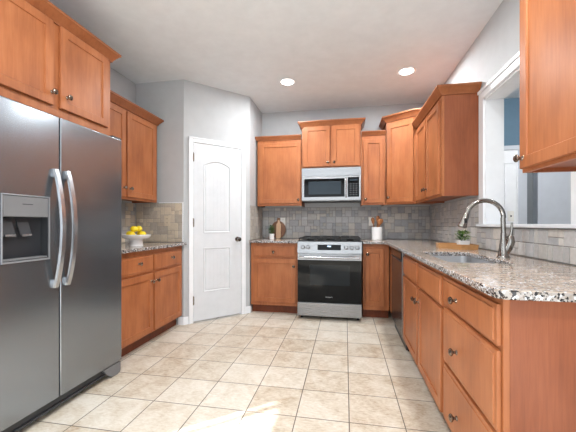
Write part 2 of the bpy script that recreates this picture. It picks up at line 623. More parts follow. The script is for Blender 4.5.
def sweep(m, path, z0, prof):
    """moulding profile (outward, up) along a plan path; outward is to the right of travel"""
    path = [Vector(p) for p in path]
    loops = []
    for i, p in enumerate(path):
        d0 = (p - path[i-1]).normalized() if i > 0 else None
        d1 = (path[i+1] - p).normalized() if i < len(path)-1 else None
        d0 = d0 or d1
        d1 = d1 or d0
        n0 = Vector((d0.y, -d0.x))
        n1 = Vector((d1.y, -d1.x))
        mt = (n0+n1).normalized()
        k = 1/max(.3, mt.dot(n0))
        loops.append([(p.x + mt.x*k*o, p.y + mt.y*k*o, z0+u) for o, u in prof])
    m.rings(loops)
q0, q1 = wl(0, 0), wl(DX0-.054, 0)
baseboard('baseboard_closet_left', [(P1.x-.06, P1.y), tuple(P1), q1])
baseboard('baseboard_closet_right', [wl(DX1+.058, 0), tuple(P2), (P2.x, 3.865)])

# ------------------------------------------------------------------ ceiling lamps
def can_light(x, y, label):
    t = thing('recessed_light', label, 'ceiling light', (x, y, ZC), 0, 'recessed ceiling lights')
    MB().lathe([(.07, -.002), (.098, -.002), (.100, -.006), (.086, -.012), (.072, -.006)], n=36).build('trim_ring', 'paint_trim', t)
    MB().lathe([(.0, -.004), (.073, -.004), (.068, -.009), (.0, -.011)], n=36).build('lens', 'lamp_glow', t)
    l = lamp('lamp', 'AREA', (0, 0, -.016), (0, 0, 0), CAN_POWER, (.955, .985, 1), shape='DISK', size=.15)
    l.parent = t
    return t
can_light(-.64, 3.48, 'left round recessed ceiling light, above the floor near the white closet door')
can_light(.633, 3.463, 'right round recessed ceiling light, nearer the tall corner wall cabinets')
for x in (-.64, .63):
    for y in (1.3, -.8):
        l = lamp('ceiling_lamp', 'AREA', (x, y, ZC-.016), (0, 0, 0), CAN_POWER, (.955, .985, 1), shape='DISK', size=.15)

# ------------------------------------------------------------------ cabinets
def front_panel(x0, x1, z0, z1, kind):
    m = MB()
    if kind == 'door':
        rg = [(0, -.001), (0, -.017), (.003, -.0205), (.052, -.0205), (.0535, -.0185), (.055, -.0125), (.061, -.0105)]
    else:
        rg = [(0, -.001), (0, -.014), (.003, -.0150), (.013, -.0160), (.0165, -.0205)]
    m.rings([[(x0+i, y, z0+i), (x1-i, y, z0+i), (x1-i, y, z1-i), (x0+i, y, z1-i)] for i, y in rg])
    return m

def knob(parent, x, z):
    m = MB()
    m.lathe([(.011, 0), (.010, .003), (.0065, .006), (.0065, .013), (.0135, .018), (.0175, .022), (.0175, .027), (.0125, .032), (0, .034)], (x, -.0205, z), '-y', 20)
    return m.build('knob', 'bronze', parent)

CROWN_S = [(-.002, 0), (.012, 0), (.014, .010), (.026, .022), (.034, .034), (.040, .040), (.040, .052), (-.002, .052)]
CROWN_L = [(-.002, 0), (.012, 0), (.014, .012), (.028, .030), (.044, .050), (.054, .056), (.054, .072), (-.002, .072)]

def cabinet(name, label, cat, loc, rz, w, d, h, fronts, kind='wall', crown=None, ends='lr', group=None, side_mat='wood_side', body=None):
    """local frame: x along the front, y into the wall, front of the face frame at y=0"""
    t = thing(name, label, cat, loc, rz, group)
    m = MB()
    a, b = -w/2, w/2
    if kind == 'wall':
        fr = .02
        if body:
            m.prism(body, .018, h, mat='wood')
            m.box(a, b, 0, fr, 0, h, .0015, 'wood')
        else:
            m.box(a, b, 0, fr, 0, h, .0015, 'wood')
            m.box(a+.001, b-.001, fr, d, .018, h, 0, 'wood_side')
            m.box(a, a+.018, fr, d, 0, h, .001, 'wood_side')
            m.box(b-.018, b, fr, d, 0, h, .001, 'wood_side')
    else:
        m.box(a, b, 0, .02, .105, h, .0015, 'wood')
        m.box(a, a+.018, .02, d, .105, h, .001, 'wood_side')
        m.box(b-.018, b, .02, d, .105, h, .001, 'wood_side')
        m.box(a+.018, b-.018, .02, d, .105, .125, 0, 'wood_side')
        m.box(a+.018, b-.018, d-.01, d, .105, h, 0, 'wood_side')
    m.build('carcass', None, t)
    if kind == 'base':
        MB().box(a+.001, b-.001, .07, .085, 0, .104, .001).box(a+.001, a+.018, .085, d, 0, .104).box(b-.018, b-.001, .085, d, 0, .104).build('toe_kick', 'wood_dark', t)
    for f in fronts:
        k, x0, x1, z0, z1, kx, kz = f
        o = front_panel(x0, x1, z0, z1, k).build('door' if k == 'door' else 'drawer', 'wood', t)
        if kx is not None:
            knob(o, kx, kz)
    if crown:
        prof, zc = crown
        path = [(a, 0), (b, 0)]
        if 'l' in ends:
            path = [(a, d-.005)] + path
        if 'r' in ends:
            path = path + [(b, d-.005)]
        if body:
            path = ends
        mm = MB()
        sweep(mm, path, zc, prof)
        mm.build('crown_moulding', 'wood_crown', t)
    return t

HP = PI/2
# above the fridge
cabinet('wall_cabinet', 'two-door cabinet mounted over the stainless refrigerator', 'cabinet', (-1.77, 1.65, 1.787), HP, .945, .585, .583,
        [('door', -.433, -.019, .058, .575, -.032, .135), ('door', .03, .433, .058, .575, .075, .14)], crown=(CROWN_L, .574), ends='lr')
# left wall, beyond the fridge
cabinet('wall_cabinet', 'two-door wall cabinet above the bowl of lemons, beyond the refrigerator', 'cabinet', (-2.06, 2.6625, 1.356), HP, 1.025, .297, .865,
        [('door', -.466, -.0135, .022, .84, -.045, .105), ('door', .0135, .466, .022, .84, .045, .105)], crown=(CROWN_L, .858), ends='lr')
# back wall
cabinet('wall_cabinet', 'single-door wall cabinet left of the microwave, above the leaning cutting boards', 'cabinet', (-.861, 4.08, 1.36), 0, .597, .337, .88,
        [('door', -.265, .287, .032, .83, .262, .075)], crown=(CROWN_S, .872), ends='l')
cabinet('wall_cabinet', 'short two-door wall cabinet directly above the microwave', 'cabinet', (-.179, 4.08, 1.85), 0, .752, .337, .55,
        [('door', -.354, -.013, .012, .53, -.040, .06), ('door', .013, .354, .012, .53, .040, .06)], crown=(CROWN_L, .528), ends='lr')
cabinet('wall_cabinet', 'narrow single-door wall cabinet between the microwave and the taller angled corner cabinet', 'cabinet', (.35, 4.08, 1.36), 0, .296, .337, .88,
        [('door', -.123, .126, .025, .825, -.098, .07)], crown=(CROWN_S, .872), ends='')
# angled corner cabinet
A, B = Vector((.505, 4.075)), Vector((.812, 3.864))
ang = math.atan2(B.y-A.y, B.x-A.x)
mid = (A+B)/2
R2 = Matrix.Rotation(-ang, 2)
loc2 = lambda p: tuple(R2 @ (Vector(p)-mid))
wd = (B-A).length
bodyp = [loc2(A + (B-A).normalized()*.002 + Vector((.010, .016))), loc2(B + Vector((.004, .016))), loc2((XR-.003, B.y+.016)), loc2((XR-.003, YB-.003)), loc2((A.x+.002, YB-.003))]
cabinet('wall_cabinet', 'tall angled single-door corner wall cabinet, between the narrow one and the sink wall', 'cabinet', (mid.x, mid.y, 1.36), ang, wd, .3, 1.05,
        [('door', -wd/2+.018, wd/2-.022, .022, .985, -wd/2+.045, .085)], body=bodyp, crown=(CROWN_L, 1.02),
        ends=[loc2((A.x, YB-.005)), loc2(A), loc2(B), loc2((XR-.005, B.y))])
# right wall, two doors
cabinet('wall_cabinet', 'two-door wall cabinet whose plain side faces the pass-through, above the tray', 'cabinet', (.815, 3.365, 1.36), -HP, .97, .297, .875,
        [('door', -.435, -.012, .022, .825, -.036, .105), ('door', .022, .445, .022, .825, .048, .105)], crown=(CROWN_L, .860), ends='r')
# right wall, near
cabinet('wall_cabinet', 'wall cabinet nearest the viewer at the right edge, hanging beside the pass-through', 'cabinet', (.815, 1.395, 1.358), -HP, .49, .297, .93,
        [('door', -.23, .23, .016, .90, -.205, .062)], crown=(CROWN_S, .92), ends='lr')

# base cabinets
BZ = .883
cabinet('base_cabinet', 'two-drawer two-door base cabinet under the bowl of lemons, beside the refrigerator', 'cabinet', (-1.78, 2.672, 0), HP, 1.085, .577, BZ,
        [('drawer', -.50, -.014, .685, .838, -.223, .773), ('drawer', .014, .507, .685, .838, .30, .777),
         ('door', -.50, -.014, .122, .664, -.042, .59), ('door', .014, .507, .122, .664, .042, .59)], 'base')
cabinet('base_cabinet', 'base cabinet with one drawer and one door, between the closet and the range', 'cabinet', (-.872, 3.82, 0), 0, .598, .597, BZ,
        [('drawer', -.265, .280, .712, .845, .0, .772), ('door', -.265, .280, .150, .688, .252, .60)], 'base')
cabinet('base_cabinet', 'narrow single-door base cabinet right of the range, next to the dishwasher', 'cabinet', (.357, 3.82, 0), 0, .30, .597, BZ,
        [('door', -.125, .090, .160, .830, -.098, .765)], 'base')
cabinet('sink_base_cabinet', 'two-door base cabinet under the sink, next to the dishwasher', 'cabinet', (.515, 2.322, 0), -HP, 1.138, .597, BZ,
        [('drawer', -.546, -.018, .690, .845, None, 0), ('drawer', .018, .546, .690, .845, None, 0),
         ('door', -.546, -.018, .125, .672, -.045, .585), ('door', .018, .546, .125, .672, .045, .585)], 'base')
cabinet('drawer_base_cabinet', 'three-drawer base cabinet at the near right, with exposed plain end panel', 'cabinet', (.515, 1.451, 0), -HP, .602, .597, BZ,
        [('drawer', -.288, .288, .712, .850, -.085, .772), ('drawer', -.288, .288, .422, .694, -.078, .54), ('drawer', -.288, .288, .125, .404, -.075, .245)], 'base')
tag(MB().box(.515, .533, 3.553, 3.815, .105, BZ, .0015).build('filler_strip', 'wood'), 'wood filler strip in the corner between dishwasher and narrow base cabinet', 'filler')

# ------------------------------------------------------------------ countertops
CZ0, CZ1 = .885, .915
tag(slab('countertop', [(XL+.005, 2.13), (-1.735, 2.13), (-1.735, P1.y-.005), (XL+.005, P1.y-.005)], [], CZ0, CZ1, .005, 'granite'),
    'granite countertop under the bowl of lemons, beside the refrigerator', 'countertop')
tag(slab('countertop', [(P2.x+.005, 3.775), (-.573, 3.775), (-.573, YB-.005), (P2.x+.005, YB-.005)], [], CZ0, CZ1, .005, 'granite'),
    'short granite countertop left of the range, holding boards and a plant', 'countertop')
SX0, SX1, SY0, SY1 = .55, .88, 1.80, 2.50
outer = round_poly([(.207, 3.775), (.467, 3.775), (.467, 1.078), (XR-.005, 1.078), (XR-.005, YB-.005), (.207, YB-.005)], [0, .09, .035, 0, 0, 0])
hole = round_poly([(SX0, SY0), (SX1, SY0), (SX1, SY1), (SX0, SY1)], .05)
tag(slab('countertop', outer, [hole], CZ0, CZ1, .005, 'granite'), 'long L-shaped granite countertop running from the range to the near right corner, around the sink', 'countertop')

# ------------------------------------------------------------------ backsplash
def backsplash(label, origin, u, w, z0, z1, palette, seed, cut=None):
    """ashlar of tumbled stone tiles on a wall; u = direction along the wall, outward = right of u... tiles face n"""
    rnd = random.Random(seed)
    g = .0435
    nx, nz = int(math.ceil(w/g)), int(math.ceil((z1-z0)/g))
    used = [[False]*nz for _ in range(nx)]
    u = Vector((u[0], u[1], 0)).normalized()
    n = Vector((u.y, -u.x, 0))
    o3 = Vector((origin[0], origin[1], 0))
    bm = bmesh.new()
    cl = bm.loops.layers.float_color.new('Col')
    P = lambda a, z, d: o3 + u*a + n*d + Vector((0, 0, z))
    def face(pts, col):
        f = bm.faces.new([bm.verts.new(p) for p in pts])
        for l in f.loops:
            l[cl] = col
    gc = srgb(140, 136, 131)
    def solid(a0, a1, b0, b1):
        d = .004
        c = [P(a0, b0, 0), P(a1, b0, 0), P(a1, b1, 0), P(a0, b1, 0), P(a0, b0, d), P(a1, b0, d), P(a1, b1, d), P(a0, b1, d)]
        for q in ((4, 5, 6, 7), (0, 1, 5, 4), (1, 2, 6, 5), (2, 3, 7, 6), (3, 0, 4, 7), (3, 2, 1, 0)):
            face([c[i] for i in q], gc)
    areas = [(0, w, z0, z1)]
    if cut:
        c0, c1, cz = cut
        areas = [(0, w, z0, cz), (0, c0, cz, z1), (c1, w, cz, z1)]
        areas = [r for r in areas if r[1]-r[0] > .005]
    for r in areas:
        solid(*r)
    sizes = [(2, 2), (2, 2), (2, 1), (1, 1), (3, 2), (1, 2), (2, 1), (1, 1), (2, 2)]
    for k in range(nz):
        for i in range(nx):
            if used[i][k]:
                continue
            opts = [s for s in sizes if i+s[0] <= nx and k+s[1] <= nz and not any(used[i+x][k+y] for x in range(s[0]) for y in range(s[1]))]
            sx, sz = rnd.choice(opts) if opts else (1, 1)
            for x in range(sx):
                for y in range(sz):
                    used[i+x][k+y] = True
            base = rnd.choice(palette)
            v = rnd.uniform(.93, 1.05)
            col = srgb(*[min(255, c*v) for c in base])
            for (ra, rb, rc, rd) in areas:
                a0, a1 = max(i*g, ra)+.0016, min((i+sx)*g, rb)-.0016
                b0, b1 = max(z0+k*g, rc)+.0016, min(z0+(k+sz)*g, rd)-.0016
                if a1-a0 < .006 or b1-b0 < .006:
                    continue
                e = .0025
                c = [P(a0, b0, .004), P(a1, b0, .004), P(a1, b1, .004), P(a0, b1, .004), P(a0+e, b0+e, .0085), P(a1-e, b0+e, .0085), P(a1-e, b1-e, .0085), P(a0+e, b1-e, .0085)]
                for q in ((4, 5, 6, 7), (0, 1, 5, 4), (1, 2, 6, 5), (2, 3, 7, 6), (3, 0, 4, 7)):
                    face([c[j] for j in q], col)
    me = bpy.data.meshes.new('backsplash')
    bm.to_mesh(me)
    bm.free()
    me.materials.append(M['stone'])
    o = bpy.data.objects.new('backsplash', me)
    C.objects.link(o)
    return tag(o, label, 'backsplash')
GREY = [(176, 174, 173), (184, 180, 176), (166, 166, 168), (190, 184, 176), (178, 177, 178), (160, 161, 164)]  # per-wall palettes: warm and cool light differences put into one stone's colours
TAN = [(202, 188, 170), (208, 194, 174), (192, 180, 166), (214, 200, 180), (184, 174, 163)]
LIGHT = [(188, 182, 174), (196, 188, 178), (182, 177, 170), (190, 184, 178)]
MIXED = [(196, 193, 191), (204, 200, 195), (198, 195, 193), (206, 200, 193), (188, 187, 188)]
EPS = .0015
backsplash('grey stone tile backsplash on the back wall behind the range', (P2.x+.012, YB-EPS), (1, 0), XR-P2.x-.024, .918, 1.356, GREY, 3)
backsplash('pale stone tile backsplash on the right wall behind the faucet and tray, below the pass-through', (XR-EPS, YB-.012), (0, -1), YB-.012-1.08, .918, 1.354, MIXED, 5, cut=(YB-.012-(OY1+cw+.012), YB-.012-(OY0-cw-.012), OZ0-.025))
backsplash('tan stone tile backsplash on the short wall behind the lemons, left of the closet door', (XL+.012, P1.y-EPS), (1, 0), P1.x-XL-.014, .918, 1.353, TAN, 8)
backsplash('strip of grey stone tile on the left wall beyond the refrigerator', (XL+EPS, 2.13), (0, 1), P1.y-2.145, .918, 1.353, TAN+GREY, 9)
backsplash('narrow strip of beige stone tile on the closet return, left of the small plant', (P2.x+EPS, 3.818), (0, 1), YB-3.835, .918, 1.356, LIGHT, 11)

MB().box(-2.06, P1.x-.002, P1.y-.014, P1.y-.001, 1.3535, 1.363, .002).box(P1.x-.012, P1.x-.002, P1.y-.014, P1.y-.001, .918, 1.354, .002).build('trim_6', 'paint_trim')['kind'] = 'structure'
# ------------------------------------------------------------------ outlets
def outlet(label, loc, rz, mat='white_plastic', kind='outlet', h=.115):
    t = thing('wall_outlet' if kind == 'outlet' else 'light_switch', label, kind, loc, rz)
    MB().box(-.036, .036, -.006, 0, -h/2, h/2, .002).build('cover_plate', mat, t)
    if kind == 'outlet':
        for z in (-.022, .022):
            m = MB().box(-.016, .016, -.009, -.006, z-.014, z+.014, .001)
            o = m.build('socket', mat, t)
            MB().box(-.008, -.005, -.0096, -.0091, z-.004, z+.007).box(.005, .008, -.0096, -.0091, z-.004, z+.007).build('slot', 'dark_plastic', o)
    else:
        MB().box(-.006, .006, -.018, -.006, -.01, .012, .002).build('toggle', 'dark_plastic', t)
    return t
outlet('white wall outlet beside the leaning cutting boards', (-.877, YB-.0105, 1.155), 0)
outlet('white wall outlet partly behind the white utensil crock', (.352, YB-.0105, 1.155), 0)
outlet('almond wall outlet on the tan tile left of the closet door', (-1.957, P1.y-.0105, 1.155), 0, 'beige_plastic')
outlet('white light switch on the white panelling of the room beyond the pass-through', (2.075, FY-.005, 1.22), 0, kind='light switch', h=.13)

# ------------------------------------------------------------------ refrigerator
fr = thing('refrigerator', 'side-by-side stainless steel refrigerator with ice dispenser at the left', 'refrigerator', (-1.66, 1.655, 0), HP)
fm = MB()
fm.box(-.452, .452, .066, .69, .025, 1.745, .004, 'dark_plastic')
fm.box(.36, .45, .0, .12, 1.745, 1.765, .004, 'dark_plastic')
fm.build('case', None, fr)
zt, zb = 1.752, .098
split = -.068
MB().box(split+.0035, .455, 0, .062, zb, zt, .007, seg=3).build('refrigerator_door', 'steel_dark', fr)
# freezer door with a recess for the dispenser
hx0, hx1, hz0, hz1, rd = -.388, -.140, .925, 1.268, .055
def panel_hole(x0, x1, z0, z1):
    m = MB()
    xs, zs = [x0, hx0, hx1, x1], [z0, hz0, hz1, z1]
    V = {}
    for i, x in enumerate(xs):
        for k, z in enumerate(zs):
            V[i, k] = m.bm.verts.new((x, 0, z))
    for i in range(3):
        for k in range(3):
            if (i, k) != (1, 1):
                m.bm.faces.new((V[i, k], V[i+1, k], V[i+1, k+1], V[i, k+1]))
    ring = [(1, 1), (2, 1), (2, 2), (1, 2)]
    Rv = [m.bm.verts.new((V[r].co.x, rd, V[r].co.z)) for r in ring]
    for a in range(4):
        m.bm.faces.new((V[ring[a]], V[ring[(a+1) % 4]], Rv[(a+1) % 4], Rv[a]))
    m.bm.faces.new(Rv)
    per = [(0, 0), (1, 0), (2, 0), (3, 0), (3, 1), (3, 2), (3, 3), (2, 3), (1, 3), (0, 3), (0, 2), (0, 1)]
    Bv = [m.bm.verts.new((V[p].co.x, .062, V[p].co.z)) for p in per]
    for a in range(12):
        m.bm.faces.new((V[per[a]], V[per[(a+1) % 12]], Bv[(a+1) % 12], Bv[a]))
    m.bm.faces.new(Bv)
    bmesh.ops.recalc_face_normals(m.bm, faces=m.bm.faces)
    m.bm.edges.ensure_lookup_table()
    es = [e for e in m.bm.edges if all(abs(v.co.y) < 1e-6 for v in e.verts) and any(all(abs(v.co[ax]-val) < 1e-6 for v in e.verts) for ax, val in ((0, x0), (0, x1), (2, z0), (2, z1)))]
    bmesh.ops.bevel(m.bm, geom=es, offset=.007, segments=3, profile=.5, affect='EDGES')
    return m
panel_hole(-.455, split-.0035, zb, zt).build('freezer_door', 'steel_dark', fr)
disp = MB()
for b in ((hx0-.005, hx0+.001, hz0-.005, hz1+.005), (hx1-.001, hx1+.005, hz0-.005, hz1+.005), (hx0, hx1, hz1-.001, hz1+.005), (hx0, hx1, hz0-.005, hz0+.004)):
    disp.box(b[0], b[1], -.005, .004, b[2], b[3], .002)
dispo = disp.build('dispenser', 'bezel', fr)
lin = MB()
lin.box(hx0+.001, hx1-.001, rd-.006, rd-.001, hz0+.001, hz1-.001, mat='dark_plastic')
lin.box(hx0+.001, hx0+.006, .002, rd-.004, hz0+.001, hz1-.001, mat='dark_plastic')
lin.box(hx1-.006, hx1-.001, .002, rd-.004, hz0+.001, hz1-.001, mat='dark_plastic')
lin.build('cavity_lining', None, dispo)
cp = MB().box(hx0+.004, hx1-.004, -.003, rd-.008, 1.158, hz1-.004, .003)
cpo = cp.build('control_panel', 'grey_plastic', dispo)
MB().box(-.29, -.235, -.0042, -.0031, 1.222, 1.226).build('display_slot', 'dark_plastic', dispo)
for x in (-.34, -.255):
    pm = MB()
    pm.rings([[(x-.03+.006*k, .046-.012*k, 1.15-.055*k), (x+.03+.006*k, .046-.012*k, 1.15-.055*k), (x+.03+.006*k, .052-.012*k, 1.15-.055*k), (x-.03+.006*k, .052-.012*k, 1.15-.055*k)] for k in (0, 1, 1.6)], mat='dark_plastic')
    pm.box(x-.016, x+.036, .020, .028, 1.054, 1.066, .002, 'handle_steel')
    pm.build('dispenser_paddle', None, dispo)
MB().box(hx0+.005, hx1-.005, .004, rd-.008, hz0+.006, hz0+.016, .003).build('drip_tray', 'grey_plastic', dispo)
for x in (-.107, -.027):
    hm = MB()
    loops = []
    n = 20
    for i in range(n+1):
        s = i/n
        z = .752 + (1.438-.752)*s
        y = -.012 - .052*math.sin(PI*s)**.8
        hw = .016
        loops.append([(x-hw, y+.007, z), (x-hw+.004, y-.006, z), (x+hw-.004, y-.006, z), (x+hw, y+.007, z)])
    hm.rings(loops)
    hm.box(x-.014, x+.014, -.014, .001, .752, .80, .004)
    hm.box(x-.014, x+.014, -.014, .001, 1.39, 1.438, .004)
    hm.build('handle', 'handle_steel', fr)
MB().box(-.45, .41, .03, .06, .034, .090, .004).box(-.45, .40, .02, .032, .034, .052, .004).build('kick_grille', 'dark_plastic', fr)
fz_ = [(.28, .088), (.45, .088), (.452, .03), (.445, .012), (.42, .002), (.37, .006), (.33, .03)]
MB().prism_xz(fz_, .008, .065).build('foot_cover', 'grey_plastic', fr)
for x in (-.4, .4):
    MB().lathe([(.02, 0), (.02, .03)], (x, .55, 0), n=12).build('roller', 'black', fr)

# ------------------------------------------------------------------ range
ra = thing('gas_range', 'stainless steel gas range with black oven door below the microwave', 'range', (-.183, 3.66, 0), 0)
W = .372
MB().box(-W, W, .045, .735, .035, .905, .003).build('body', 'steel', ra)
for x in (-.33, .33):
    for y in (.09, .68):
        MB().lathe([(.016, 0), (.016, .012), (.011, .014), (.011, .036)], (x, y, 0), n=12).build('foot', 'black', ra)
MB().box(-W+.002, W-.002, .0, .045, .045, .200, .004).build('storage_drawer', 'steel', ra)
dm = MB()
dm.box(-W+.002, W-.002, .002, .045, .206, .768, .004, 'steel')
dm.box(-W+.004, W-.004, -.003, .004, .208, .700, .002, 'black_glass')
od = dm.build('oven_door', None, ra)
MB().box(-.225, .235, -.0036, -.003, .41, .645).build('window', 'window_glass', od)
hb = MB().tube([(-.34, -.05, .735), (.34, -.05, .735)], .013, 14)
hb.box(-.345, -.320, -.05, .004, .726, .746, .004).box(.320, .345, -.05, .004, .726, .746, .004)
hb.build('handle', 'handle_steel', od)
text_mesh('lettering', 'FRIGIDAIRE', .0165, 'grey_mark', od, Matrix.Translation((0, -.0033, .272)) @ Matrix.Rotation(PI/2, 4, 'X'))
cpn = MB()
cpn.rings([[(x, .012, .782), (x, .045, .782), (x, .085, .912), (x, .030, .912)] for x in (-W, W)])
co = cpn.build('control_panel', 'steel', ra)
tl = Matrix.Translation((0, .0215, .847)) @ Matrix.Rotation(math.radians(-7.9), 4, 'X')
dsp = MB().box(-.135, .135, -.003, .003, -.032, .032, .001).xf(tl).build('display_panel', 'black_glass', co)
MB().box(-.022, .022, -.0036, -.0031, .006, .020).xf(tl).build('clock_digits', 'display', dsp)
for x in (-.305, -.245, .195, .257, .320):
    km = MB().lathe([(.026, 0), (.026, .004), (.021, .006), (.019, .03), (.016, .033), (0, .033)], (x, -.001, 0), '-y', 20).box(x-.003, x+.003, -.037, -.033, -.018, .018, .001).xf(tl)
    km.build('control_knob', 'steel', co)
ct = MB().box(-W, W, .03, .735, .9055, .918, .003).box(-W, W, .70, .735, .918, .932, .003)
ct.build('cooktop', 'black', ra)
for x, y, r in ((-.24, .20, .05), (-.24, .53, .04), (0, .36, .055), (.24, .20, .045), (.24, .53, .05)):
    MB().lathe([(r, 0), (r, .008), (r*.8, .012), (r*.75, .02), (0, .022)], (x, y, .918), n=20).build('burner', 'iron', ra)
for x0 in (-.362, -.120, .122):
    g = MB()
    x1 = x0+.238
    for x in (x0, x1-.012, (x0+x1)/2-.006):
        g.box(x, x+.012, .06, .69, .942, .956, .003)
    for y in (.06, .20, .36, .53, .678):
        g.box(x0, x1, y, y+.012, .942, .956, .003)
    for x in (x0, x1-.012):
        for y in (.06, .678):
            g.box(x, x+.012, y, y+.012, .918, .944)
    g.build('grate', 'iron', ra)

# ------------------------------------------------------------------ microwave
mw = thing('microwave', 'stainless steel over-the-range microwave mounted under the short cabinet', 'microwave', (-.179, 4.035, 1.417), 0)
MB().box(-.374, .374, .02, .378, 0, .428, .003).build('case', 'steel', mw)
vg = MB()
vg.rings([[(x, .004, .318), (x, .02, .318), (x, .02, .428), (x, .018, .428), (x, -.004, .42)] for x in (-.374, .374)])
vg.build('vent_panel', 'steel', mw)
dm = MB()
dm.box(-.374, .374, -.012, .02, .004, .312, .004, 'steel')
dm.box(-.342, .172, -.0135, -.010, .048, .282, .002, 'black_glass')
md = dm.build('door', None, mw)
MB().box(-.285, .128, -.0145, -.0136, .082, .246).build('window', 'mw_window', md)
hm = MB().tube([(.191, -.012, .04), (.191, -.04, .055), (.191, -.045, .10), (.191, -.045, .22), (.191, -.04, .272), (.191, -.012, .286)], .009, 12)
hm.build('handle', 'handle_steel', md)
kp = MB().box(.212, .352, -.0145, -.010, .045, .292, .002).build('control_panel', 'black_glass', mw)
kk = MB()
for i in range(3):
    for k in range(6):
        kk.box(.235+i*.036, .258+i*.036, -.0150, -.0146, .065+k*.027, .080+k*.027)
kk.build('keypad', 'dark_plastic', kp)
MB().box(.235, .33, -.0150, -.0146, .245, .27).build('display', 'mw_window', kp)
MB().box(-.37, .37, .03, .36, -.006, 0).build('underside_filter', 'black', mw)

# ------------------------------------------------------------------ dishwasher
dwt = thing('dishwasher', 'dark stainless dishwasher between the sink cabinet and the corner', 'dishwasher', (.497, 3.222, 0), -HP)
MB().box(-.322, .322, .03, .59, .012, .872, .002).build('tub', 'dark_plastic', dwt)
dd = MB().box(-.324, .324, -.003, .03, .115, .872, .005, 'dw_black')
dd.box(.306, .326, -.004, .03, .115, .872, .003, 'steel')
ddo = dd.build('door', None, dwt)
MB().box(-.30, .30, -.010, -.002, .80, .862, .004).build('control_strip', 'black_glass', ddo)
MB().box(-.29, .29, -.016, -.002, .782, .796, .004).build('pocket_handle', 'dark_plastic', ddo)
MB().box(-.32, .32, .045, .06, .0, .112, .002).build('toe_panel', 'black', dwt)

# ------------------------------------------------------------------ sink and faucet
sk = thing('sink', 'undermount stainless steel sink set in the granite near the faucet', 'sink', ((SX0+SX1)/2, (SY0+SY1)/2, .70), 0)
hx, hy = (SX1-SX0)/2+.006, (SY1-SY0)/2+.006
def rr(ax, ay, r, z):
    return [(x, y, z) for x, y in round_poly([(-ax, -ay), (ax, -ay), (ax, ay), (-ax, ay)], r)]
sm = MB()
sm.rings([rr(hx-.02, hy-.02, .05, .0), rr(hx+.004, hy+.004, .06, .03), rr(hx+.004, hy+.004, .06, .18), rr(hx+.02, hy+.02, .06, .182), rr(hx+.02, hy+.02, .06, .1838),
          rr(hx, hy, .055, .1838), rr(hx-.004, hy-.004, .055, .03), rr(hx-.03, hy-.03, .05, .004)])
sm.build('basin', 'sink_steel', sk)
MB().lathe([(.045, .0045), (.045, .007), (.03, .008), (.028, .005), (0, .005)], (0, .1, 0), n=24).build('drain', 'nickel', sk)

fa = thing('faucet', 'brushed nickel gooseneck faucet with pull-down spray head, behind the sink', 'faucet', (.955, 2.13, CZ1), 0)
fb = MB()
fb.lathe([(.036, 0), (.036, .005), (.029, .012), (.025, .05), (.021, .085), (.0165, .11), (.0155, .15)], n=28)
fb.build('base', 'nickel', fa)
pts = [(0, 0, .14), (-.003, 0, .24)]
for i in range(15):
    a = PI*i/14*.93
    pts.append((-.105 + .105*math.cos(a), -.0, .245 + .105*math.sin(a)))
fu = MB().tube([(p[0], p[1], p[2]) for p in pts], .0135, 16)
fu.build('spout', 'nickel', fa)
e0, e1 = Vector(pts[-2]), Vector(pts[-1])
dd_ = (e1-e0).normalized()
sh = MB().tube([e1-dd_*.004, e1+dd_*.01, e1+dd_*.012, e1+dd_*.06, e1+dd_*.085, e1+dd_*.09], [.0145, .0165, .018, .023, .027, .021], 18)
sho = sh.build('spray_head', 'nickel', fa)
MB().box(-.008, .008, -.006, .006, -.014, .014, .002).xf(Matrix.Translation(e1 + dd_*.045 + Vector((.0, -.02, 0)))).build('spray_button', 'black', sho)
lv = MB().tube([(.004, 0, .022), (.022, -.008, .062), (.032, -.012, .098), (.033, -.012, .128), (.035, -.013, .138), (.039, -.014, .17), (.040, -.014, .215)], [.022, .025, .025, .019, .009, .008, .006], 16)
lv.build('lever_handle', 'nickel', fa)

# ------------------------------------------------------------------ tray and plants
ty = thing('serving_tray', 'long wooden serving tray on the counter beyond the sink', 'tray', (.915, 2.845, CZ1), math.radians(-48))
def hexo(l, w, e):
    return [(-l, 0), (-l+e, -w), (l-e, -w), (l, 0), (l-e, w), (-l+e, w)]
tm = MB()
o_, i_ = hexo(.185, .098, .085), hexo(.172, .088, .081)
tm.rings([[(x*.96, y*.94, 0) for x, y in o_], [(x, y, .040) for x, y in o_], [(x, y, .040) for x, y in i_], [(x, y, .010) for x, y in i_]])
tm.build('tray_body', 'tray_wood', ty, angle=20)
def leaf(m, p, d, L, w, mat, up=Vector((0, 0, 1))):
    d = d.normalized()
    s = d.cross(up)
    s = s.normalized() if s.length > .05 else Vector((1, 0, 0))
    nn = s.cross(d)
    q = [p, p + d*L*.35 + s*w - nn*w*.3, p + d*L*.8 + s*w*.6 - nn*w*.6, p + d*L - nn*w, p + d*L*.8 - s*w*.6 - nn*w*.6, p + d*L*.35 - s*w - nn*w*.3]
    mdl = [p + d*L*.35, p + d*L*.78 - nn*w*.4]
    v = [m.bm.verts.new(x) for x in q]
    c = [m.bm.verts.new(x) for x in mdl]
    fs = [m.bm.faces.new(f) for f in ((v[0], v[1], c[0]), (v[1], v[2], c[1], c[0]), (v[2], v[3], c[1]), (v[3], v[4], c[1]), (v[4], v[5], c[0], c[1]), (v[5], v[0], c[0]))]
    m.paint(fs, mat)
